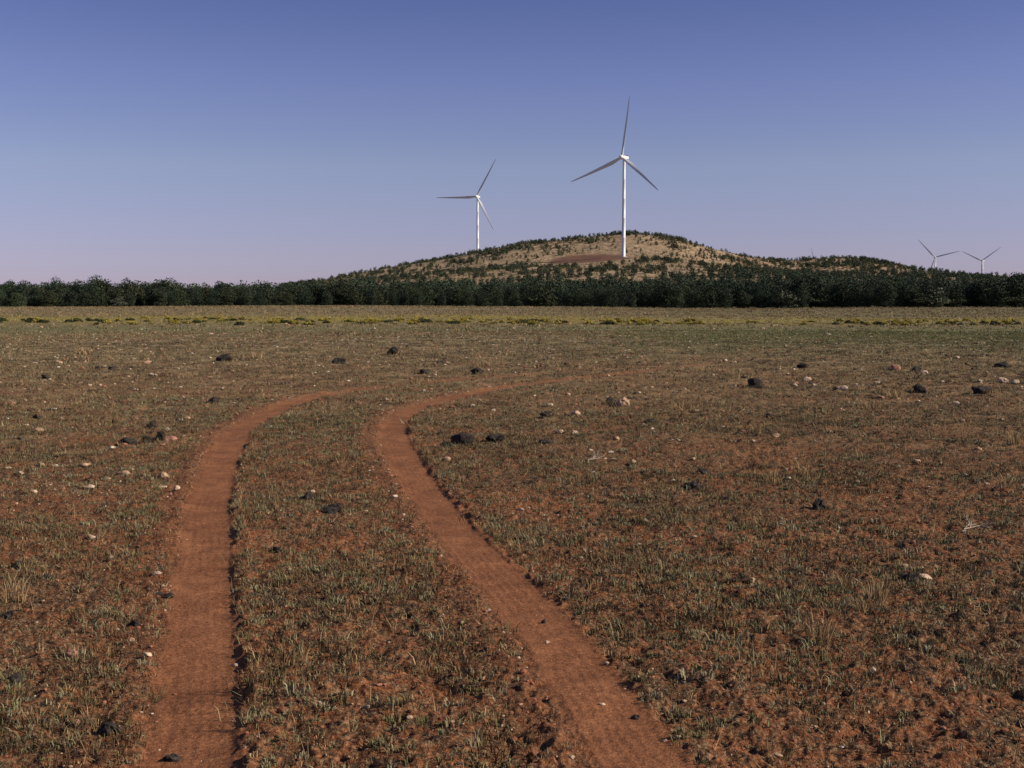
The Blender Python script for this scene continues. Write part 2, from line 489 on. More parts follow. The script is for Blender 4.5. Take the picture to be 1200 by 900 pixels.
bl_me = blade_mesh(); nac_me = box_bevel('nacelle', 3.2, 8.2, 3.0, 0.7, 0.84)
hubV, hubF = lathe([(0.01, 3.0), (0.7, 2.85), (1.3, 2.3), (1.7, 1.4), (1.85, 0.4), (1.85, -0.9), (1.5, -1.3), (0.01, -1.3)], 28, 'Y')
hub_me = mesh_np('hub', hubV, hubF[:, ::-1], smooth=True)
cool_me = box_bevel('cooler', 2.4, 0.4, 0.9, 0.1)
mast_me = mesh_np('wind_vane', *lathe([(0.06, 0), (0.05, 1.6), (0.25, 1.65), (0.01, 1.9)], 8))
door_me = box_bevel('door', 0.9, 0.12, 2.2, 0.03)
pad_me = mesh_np('foundation', *lathe([(3.6, -1.5), (3.6, 0.25), (3.4, 0.4), (0.01, 0.4)], 32))
def turbine(px, hub_py, d, yaw, angle, label, tilt=6.0):
    """yaw: degrees the rotor is turned from the viewer towards the left; angle: first blade, clockwise from up as seen"""
    x = (px - 600) / F * d
    hz = EYE + (350 - hub_py) / F * d
    gz = float(height(np.array([x]), np.array([d]), False)[0])
    t = bpy.data.objects.new('wind_turbine', None); C.objects.link(t)
    t.location = (x, d, gz)
    t.rotation_euler = (0, 0, R(-yaw) + math.atan2(-x, d))
    tag(t, label, 'wind turbine', 'white wind turbines on and beyond the hill')
    H = hz - gz
    off = 3.9
    tw = obj('tower', make_tower_mesh(H - 1.9), M_white, t)
    dr = obj('door', door_me, M_grey, tw); dr.location = (0.3, -1.63, 1.4)
    fd = obj('foundation', pad_me, M_conc, t); fd.location = (0, 0, 0)
    na = obj('nacelle', nac_me, M_white, t); na.location = (0, 1.5, H + 0.1)
    co = obj('cooler', cool_me, M_grey, na); co.location = (0, 2.9, 1.75)
    va = obj('wind_vane', mast_me, M_grey, na); va.location = (0.8, 1.6, 1.4)
    ht = R(tilt)
    hb = obj('hub', hub_me, M_white, t); hb.location = (0, -off, H); hb.rotation_euler = (-ht * 1.0, 0, 0)
    for k in range(3):
        b = obj('blade', bl_me, M_blade, t)
        # seen from the front (-Y), +X is to the right, so clockwise is a positive turn about +Y
        Mx = Matrix.Translation((0, -off, H)) @ Matrix.Rotation(-ht, 4, 'X') @ Matrix.Rotation(R(angle + 120 * k), 4, 'Y') @ Matrix.Rotation(R(2.5), 4, 'X')
        b.matrix_local = Mx
    return t
turbine(730, 187, 1000, 31, 8, 'tallest nearest white wind turbine standing beside the bare brown patch on the hill')
turbine(560, 232, 1440, 20, 29, 'second tall white turbine rising behind the left slope of the hill', 8)
turbine(1093.8, 302, 2410, 12, 317, 'small distant turbine right of the hill with its blades in a Y above the wood')
turbine(1149, 306, 2590, 24, 56, 'faintest distant turbine, the one nearest the right edge above the wood')
turbine(955, 313, 3100, 25, -15, 'turbine hidden behind the low right hilltop with just a blade tip showing')

# ------------------------------------------------------------------ foliage
def leaf_quads(P, size, col, up=0.3, seed=0, flat=None):
    """P centres (n,3), one small folded quad each"""
    g = np.random.default_rng(seed)
    n = len(P)
    a = g.normal(size=(n, 3)); a /= np.linalg.norm(a, axis=1)[:, None]
    b = g.normal(size=(n, 3)); b[:, 2] += up
    b -= (a * b).sum(1)[:, None] * a; b /= np.linalg.norm(b, axis=1)[:, None]
    s = (size * g.uniform(0.6, 1.4, n))[:, None]
    V = np.stack([P - a * s * .5, P + b * s * .35, P + a * s * .5, P - b * s * .3], 1).reshape(-1, 3)
    Fq = np.arange(4 * n).reshape(-1, 4)
    return V, Fq, np.repeat(col, 4, axis=0)

def crown_points(h, w, n, seed, low=0.12, lobes=9):
    g = np.random.default_rng(seed)
    L = []
    for k in range(lobes):
        t = (k + 0.5) / lobes
        zz = h * (low + (1 - low) * t) - 0.08 * h
        rad = w * 0.5 * math.sin(math.pi * (0.22 + 0.66 * t)) ** 0.8
        an = g.uniform(0, 6.28)
        off = rad * g.uniform(0.25, 0.62)
        L.append((off * math.cos(an), off * math.sin(an), zz, rad * g.uniform(.55, .9), h * g.uniform(.11, .17)))
    L.append((0, 0, h * .5, w * .34, h * .34))
    L = np.array(L)
    wt = L[:, 3] ** 2; wt = wt / wt.sum()
    i = g.choice(len(L), n, p=wt)
    d = g.normal(size=(n, 3)); d /= np.linalg.norm(d, axis=1)[:, None]
    rr = g.uniform(0.45, 1.0, n) ** 0.5
    rr *= 1 + 0.22 * np.sin(d[:, 0] * 7 + i) * np.sin(d[:, 2] * 9 + i * 2)
    P = L[i, :3] + d * rr[:, None] * np.stack([L[i, 3], L[i, 3], L[i, 4]], -1)
    P[:, 2] = np.clip(P[:, 2], 0.05 * h, None)
    return P, i

def crown(h, w, n, size, seed, base=(0.040, 0.062, 0.034), low=.12, lobes=9):
    g = np.random.default_rng(seed + 500)
    P, i = crown_points(h, w, n, seed, low, lobes)
    k = g.uniform(0.75, 1.3, n)[:, None] * (0.75 + 0.5 * g.random(lobes + 1)[i])[:, None]
    col = np.array(base)[None] * k
    col[:, 0] *= g.uniform(.85, 1.25, n)
    return leaf_quads(P, size, col, 0.3, seed)

def limb(V, Fq, p, q, r0, r1, seg=6):
    p = np.array(p, float); q = np.array(q, float)
    d = q - p; d /= np.linalg.norm(d)
    u = np.cross(d, [0.3, 0.9, 0.1]); u /= np.linalg.norm(u); v = np.cross(d, u)
    b = len(V)
    for c, rad in ((p, r0), (q, r1)):
        for k in range(seg):
            t = 2 * math.pi * k / seg
            V.append(c + rad * (u * math.cos(t) + v * math.sin(t)))
    for k in range(seg):
        Fq.append((b + k, b + (k + 1) % seg, b + seg + (k + 1) % seg, b + seg + k))

def trunk_mesh(h, w, seed):
    g = random.Random(seed); V = []; Fq = []
    pts = [(0, 0, -0.4)]
    for k in range(1, 5):
        pts.append((g.uniform(-.12, .12) * k, g.uniform(-.12, .12) * k, h * .2 * k))
    for k in range(4): limb(V, Fq, pts[k], pts[k + 1], 0.2 * (1 - k * .2), 0.2 * (1 - (k + 1) * .2), 8)
    for k in range(9):
        a = g.uniform(0, 6.28); z = h * g.uniform(.1, .7)
        i = min(3, int(z / (h * .2))); b = pts[i]
        e = (b[0] + w * .36 * math.cos(a), b[1] + w * .36 * math.sin(a), z + h * .16)
        limb(V, Fq, (b[0], b[1], z), e, .07, .02, 5)
    return mesh_np('trunk', np.array(V), np.array(Fq), smooth=True)

TREES = []
specs = [(6.2, 4.6), (5.6, 5.2), (7.0, 4.6), (5.0, 4.4), (6.6, 5.4), (7.4, 4.4), (5.8, 4.0), (4.6, 4.8)]
tints = [(0.036, 0.058, 0.034), (0.042, 0.064, 0.034), (0.033, 0.055, 0.036), (0.050, 0.064, 0.034), (0.036, 0.060, 0.038), (0.034, 0.054, 0.034), (0.046, 0.066, 0.042), (0.042, 0.058, 0.032)]
for k, ((h, w), tt) in enumerate(zip(specs, tints)):
    V, Fq, c = crown(h, w, 3600, 0.27, 100 + k, tuple(.80 * v for v in tt), low=.06, lobes=14 + k % 5)
    cm = mesh_np('crown', V, Fq, c); cm.materials.append(M_leaf)
    tm = trunk_mesh(h, w, 200 + k); tm.materials.append(M_bark)
    TREES.append((h, w, cm, tm))
V, Fq, c = crown(4.0, 5.2, 1900, 0.38, 177, (0.070, 0.086, 0.060), low=.1, lobes=10)
palecm = mesh_np('crown', V, Fq, c); palecm.materials.append(M_leaf)

def zone(u):
    if u < 130: return 'at far left'
    if u < 380: return 'left of the hill'
    if u < 545: return 'left of the second turbine'
    if u < 715: return 'between the two big turbines'
    if u < 900: return 'right of the tallest turbine'
    if u < 1075: return 'below the low right hilltop'
    return 'below the distant turbines'

def front_tree(px, d, k, hh, label=None, group=None, pale=False, cat='tree'):
    h, w, cm, tm = TREES[k]
    x = (px - 600) / F * d
    z = float(height(np.array([x]), np.array([d]), False)[0])
    t = bpy.data.objects.new('evergreen_tree', None); C.objects.link(t)
    s = hh / (4.0 if pale else h)
    t.location = (x, d, z); t.scale = (s * random.uniform(.98, 1.3),) * 2 + (s,)
    t.rotation_euler = (0, 0, random.uniform(0, 6.28))
    a = bpy.data.objects.new('crown', palecm if pale else cm); C.objects.link(a); a.parent = t
    b = bpy.data.objects.new('trunk', tm); C.objects.link(b); b.parent = t
    tag(t, label, cat, group)
    return t

KIND8 = ['dark rounded evergreen', 'broad dark evergreen', 'tall dark evergreen', 'bushy olive evergreen', 'wide bluish evergreen', 'narrow dark evergreen', 'narrow mid green evergreen', 'squat brownish green evergreen']
N_FRONT = 215
us = np.linspace(-70, 1270, N_FRONT)
for j, u in enumerate(us):
    row = j % 3
    d = [237, 246, 257][row] + random.uniform(-4, 4) - 0.006 * abs(u - 300)
    u2 = u + random.uniform(-5, 5)
    hm = float(np.interp(u2, [0, 120, 250, 420, 700, 900, 1050, 1200], [4.9, 5.3, 4.8, 4.9, 5.5, 6.3, 6.6, 6.4]))
    hh = hm * random.choice([random.uniform(.66, .95), random.uniform(.78, 1.02), random.uniform(.9, 1.1)]) * (0.78 if row == 0 else 1.0)
    kk = random.randrange(8)
    front_tree(u2, d, kk, hh, KIND8[kk] + ' at the front of the wood ' + zone(u2), 'evergreens ' + zone(u2))
for px, d, k, hh, lab in ((112, 250, 5, 6.7, 'tallest dark evergreen breaking the skyline near the left of the wood'),
                          (68, 250, 4, 6.1, 'broad dark evergreen standing above its neighbours left of the tallest one'),
                          (152, 251, 2, 6.1, 'dark evergreen right of the tallest one, its top a little lower'),
                          (198, 252, 1, 6.0, 'flat topped dark evergreen on the skyline left of the hill'),
                          (16, 250, 0, 5.8, 'rounded evergreen at the left frame edge above the wood'),
                          (1185, 250, 5, 7.3, 'tallest dark evergreen on the skyline at the right frame edge')):
    front_tree(px, d, k, hh, lab, None)
front_tree(1095, 231, 3, 3.9, 'pale grey-green bushy tree in front of the dark wood below the distant turbine', None, True)
front_tree(922, 232, 3, 3.5, 'pale grey-green bushy tree in front of the dark wood below the low hilltop', None, True)
front_tree(140, 231, 6, 2.0, 'very low grey-green bush at the foot of the wood on the left', None, True, 'bush')

# deeper wood: nobody could count it
bnd = np.array([(-200, 330), (380, 331), (420, 325), (560, 324), (640, 322), (700, 319), (745, 321), (775, 318), (800, 314), (850, 313), (900, 315), (960, 315), (1010, 313), (1050, 313), (1070, 308), (1100, 296), (1400, 300)], float)
def proj_y(x, y, z):
    c, s = math.cos(PITCH), math.sin(PITCH)
    dz = z - EYE
    fw = y * c - dz * s; up = y * s + dz * c
    return 450 - F * up / fw
def scatter_wood():
    us_ = []; 
    g = np.random.default_rng(5)
    n = 26000
    a0, a1 = (-160 - 600) / F, (1360 - 600) / F
    d = np.sqrt(g.uniform(262 ** 2, 1120 ** 2, n)); t = g.uniform(a0, a1, n)
    x = t * d; z = height(x, d, False); u = 600 + F * t
    py = proj_y(x, d, z)
    edge = np.interp(u, bnd[:, 0], bnd[:, 1]) + 4 * (fbm(x / 30, d / 30, 77, 3) - .5) * 2
    keep = py > edge + np.clip(6500 / d, 7.5, 13)
    keep &= ~((u < 330) & (d > 470))
    dens = np.interp(d, [262, 330, 500, 1100], [1, .8, .42, .3])
    keep &= g.random(n) < dens
    return x[keep], d[keep], z[keep], u[keep]
wx, wy, wz, wu = scatter_wood()
def merged_trees(x, y, z, hh, quads, size, seed, base, nproto=10, low=.1):
    g = np.random.default_rng(seed)
    Vs, Fs, Cs = [], [], []
    off = 0
    protos = [crown(5.5, 4.6, quads, size, seed + 10 + k, base, low=low, lobes=7) for k in range(nproto)]
    pk = g.integers(0, nproto, len(x))
    for k in range(nproto):
        m = np.where(pk == k)[0]
        if not len(m): continue
        V, Fq, c = protos[k]
        a = g.uniform(0, 6.28, len(m)); s = (hh[m] / 5.5); sw = s * g.uniform(.85, 1.2, len(m))
        ca, sa = np.cos(a) * sw, np.sin(a) * sw
        X = V[None, :, 0] * ca[:, None] - V[None, :, 1] * sa[:, None] + x[m][:, None]
        Y = V[None, :, 0] * sa[:, None] + V[None, :, 1] * ca[:, None] + y[m][:, None]
        Z = V[None, :, 2] * s[:, None] + z[m][:, None]
        tint = g.uniform(.75, 1.3, len(m))[:, None, None]
        Vs.append(np.stack([X, Y, Z], -1).reshape(-1, 3))
        Cs.append((c[None] * tint).reshape(-1, 3))
        Fs.append((Fq[None] + (np.arange(len(m)) * len(V))[:, None, None]).reshape(-1, 4) + off)
        off += len(m) * len(V)
    return np.vstack(Vs), np.vstack(Fs), np.vstack(Cs)
g0 = np.random.default_rng(9)
hw = g0.uniform(3.9, 6.2, len(wx)) * np.interp(wy, [260, 500, 1100], [1, .95, .85])
nr_ = wy < 420
Va, Fa, Ca = merged_trees(wx[nr_], wy[nr_], wz[nr_], hw[nr_], 600, 0.42, 900, (0.030, 0.046, 0.029))
Vb, Fb, Cb = merged_trees(wx[~nr_], wy[~nr_], wz[~nr_], hw[~nr_], 190, 0.75, 950, (0.032, 0.049, 0.032))
wood = obj('woodland', mesh_np('woodland', np.vstack([Va, Vb]), np.vstack([Fa, Fb + len(Va)]), np.vstack([Ca, Cb])), M_leaf)
tag(wood, 'dense dark evergreen wood behind the front trees, climbing the foot of the hill', 'wood', kind='stuff')
print('wood trees', len(wx))

# junipers dotted over the open hillside
def scatter_hill():
    g = np.random.default_rng(15)
    n = 22000
    d = np.sqrt(g.uniform(600 ** 2, 1190 ** 2, n)); t = g.uniform((330 - 600) / F, (1130 - 600) / F, n)
    x = t * d; z = height(x, d, False); u = 600 + F * t
    py = proj_y(x, d, z)
    edge = np.interp(u, bnd[:, 0], bnd[:, 1])
    keep = (py <= edge + 8) & (hillz(x, d) > 2.5)
    cl = fbm(x / 38, d / 38, 88, 3)
    cl = .6 * cl + .4 * fbm(x / 12, d / 12, 83, 2)
    p = np.clip((cl - 0.42) * 4.0, 0.14, 1.0)
    p *= np.interp(u, [380, 560, 640, 700, 800, 830, 1100], [.30, .42, .52, .5, .45, .55, .6])
    p *= np.interp(d, [600, 850, 960, 1130], np.array([.30, .42, 1.1, 1.5])) * np.interp(u, [380, 700, 760, 1100], [1.35, 1.2, 1.0, 1.0])
    p = np.maximum(p, 0.28 * (np.abs(d - 1120) < 14))
    keep &= g.random(n) < p * 0.95
    ex = (x - 64) / 40; ey = (d - 985) / 64
    keep &= (ex ** 2 + ey ** 2) > 1.0
    keep &= np.hypot(x - 93, d - 1000) > 14
    return x[keep], d[keep], z[keep], u[keep]
hx, hy, hz_, hu = scatter_hill()
hh_ = g0.uniform(1.4, 4.3, len(hx)) * (.75 + .5 * fbm(hx / 38, hy / 38, 88, 3))
print('hill junipers', len(hx))
order = np.argsort(-hh_ / hy)
ind = order[:300]; rest = order[300:]
JUN = []
for k in range(6):
    V, Fq, c = crown(4.0, 4.6, 420, 0.55, 300 + k, (0.056, 0.074, 0.046), low=.05, lobes=7)
    VV = [v for v in V]; FF = [tuple(f) for f in Fq]
    n0 = len(VV)
    limb(VV, FF, (0, 0, -.5), (0.1, 0, 1.6), .18, .1, 6)
    c = np.vstack([c, np.tile([[0.07, 0.05, 0.04]], (len(VV) - n0, 1))])
    me = mesh_np('juniper', np.array(VV), np.array(FF), c); me.materials.append(M_leaf); JUN.append(me)
def hzone(u, y):
    if u < 500: return 'on the long left end of the tan hillside'
    if u < 640: return 'on the tan hillside around the second turbine'
    if u < 730: return 'on the tan hillside left of the tallest turbine'
    if u < 840: return 'on the tan hillside right of the tallest turbine'
    if u < 900: return 'in the saddle between the two hilltops'
    return 'on the low right hilltop'
for i in ind:
    o = bpy.data.objects.new('juniper', JUN[random.randrange(6)]); C.objects.link(o)
    s = hh_[i] / 4.0
    o.location = (hx[i], hy[i], hz_[i] - 0.1); o.scale = (s * random.uniform(.9, 1.25), s * random.uniform(.9, 1.25), s)
    o.rotation_euler = (0, 0, random.uniform(0, 6.28))
    zn = hzone(hu[i], hy[i])
    tag(o, 'small round dark juniper ' + zn, 'juniper', 'junipers ' + zn)
Vr, Fr, Cr = merged_trees(hx[rest], hy[rest], hz_[rest] - .1, hh_[rest], 160, 0.9, 970, (0.050, 0.066, 0.038), low=.05)
jr = obj('juniper_scrub', mesh_np('juniper_scrub', Vr, Fr, Cr), M_leaf)
tag(jr, 'smaller dark scrub scattered between the junipers on the tan hill', 'scrub', kind='stuff')
# dry bunches of grass and pale brush on the hill
def hill_brush():
    g = np.random.default_rng(21)
    n = 15000
    d = np.sqrt(g.uniform(640 ** 2, 1150 ** 2, n)); t = g.uniform((380 - 600) / F, (1110 - 600) / F, n)
    x = t * d; z = height(x, d, False); u = 600 + F * t
    keep = (proj_y(x, d, z) <= np.interp(u, bnd[:, 0], bnd[:, 1]) + 8) & (hillz(x, d) > 2)
    keep &= fbm(x / 22, d / 22, 89, 3) > .45
    ex = (x - 64) / 38; ey = (d - 1000) / 45
    keep &= (ex ** 2 + ey ** 2) > 1.0
    x, d, z = x[keep], d[keep], z[keep]
    return merged_trees(x, d, z, g.uniform(.6, 1.5, len(x)), 26, 1.6, 990, (0.17, 0.145, 0.065), 6, low=0)
Vh, Fh, Ch = hill_brush()
hb = obj('dry_brush', mesh_np('dry_brush', Vh, Fh, Ch), M_leaf)
tag(hb, 'tan dry brush and grass clumps covering the open hillside', 'brush', kind='stuff')

# ------------------------------------------------------------------ flowering shrubs on the plain
SHR = []
for k in range(5):
    g = np.random.default_rng(400 + k)
    n = 520
    d3 = g.normal(size=(n, 3)); d3 /= np.linalg.norm(d3, axis=1)[:, None]; d3[:, 2] = np.abs(d3[:, 2])
    rr = g.uniform(.3, 1, n) ** .5
    P = d3 * rr[:, None] * np.array([.42, .42, .5]) * (1 + .2 * np.sin(d3[:, :1] * 8 + k))
    hgt = P[:, 2] / .5
    fl = g.random(n) < np.clip((hgt - .2) * 1.8, 0, .9)
    col = np.where(fl[:, None], np.array([[.36, .29, .055]]), np.array([[.07, .075, .025]])) * g.uniform(.7, 1.3, n)[:, None]
    V, Fq, c = leaf_quads(P, 0.11, col, 1.0, 410 + k)
    me = mesh_np('flowering_shrub', V, Fq, c); me.materials.append(M_shrub); SHR.append(me)
DSH = []
for k in range(3):
    g = np.random.default_rng(440 + k)
    n = 420
    d3 = g.normal(size=(n, 3)); d3 /= np.linalg.norm(d3, axis=1)[:, None]; d3[:, 2] = np.abs(d3[:, 2])
    P = d3 * (g.uniform(.3, 1, n) ** .5)[:, None] * np.array([.5, .5, .4])
    col = np.array([[.045, .05, .022]]) * g.uniform(.6, 1.5, n)[:, None]
    V, Fq, c = leaf_quads(P, 0.12, col, 1.0, 450 + k)
    me = mesh_np('dark_shrub', V, Fq, c); me.materials.append(M_shrub); DSH.append(me)
def put_shrub(px, d, s, dark=False):
    x = (px - 600) / F * d
    z = float(height(np.array([x]), np.array([d]), False)[0])
    o = bpy.data.objects.new('dark_shrub' if dark else 'flowering_shrub', (DSH if dark else SHR)[random.randrange(3)])
    C.objects.link(o); o.location = (x, d, z - .03); o.scale = (s * random.uniform(1, 1.6), s * random.uniform(.9, 1.2), s)
    o.rotation_euler = (0, 0, random.uniform(0, 6.28))
    zn = 'left third of the yellow strip' if px < 400 else ('middle of the yellow strip' if px < 800 else 'right third of the yellow strip')
    if dark: tag(o, 'dark green low shrub in the ' + zn, 'shrub', 'dark shrubs in the ' + zn)
    else: tag(o, 'yellow flowering low shrub in the ' + zn, 'shrub', 'yellow flowering shrubs in the ' + zn)
for _ in range(210):
    px = random.choice([random.uniform(120, 420), random.uniform(400, 830), random.uniform(400, 830), random.uniform(940, 1230), random.uniform(-40, 1240)])
    d = random.choice([random.gauss(92, 4), random.gauss(84, 2.5)])
    put_shrub(px, d, random.uniform(.32, .62))
for _ in range(75):
    px = random.choice([random.uniform(-30, 130), random.uniform(130, 420), random.uniform(430, 830), random.uniform(950, 1230)])
    put_shrub(px, random.gauss(87, 4), random.uniform(.4, .75), True)

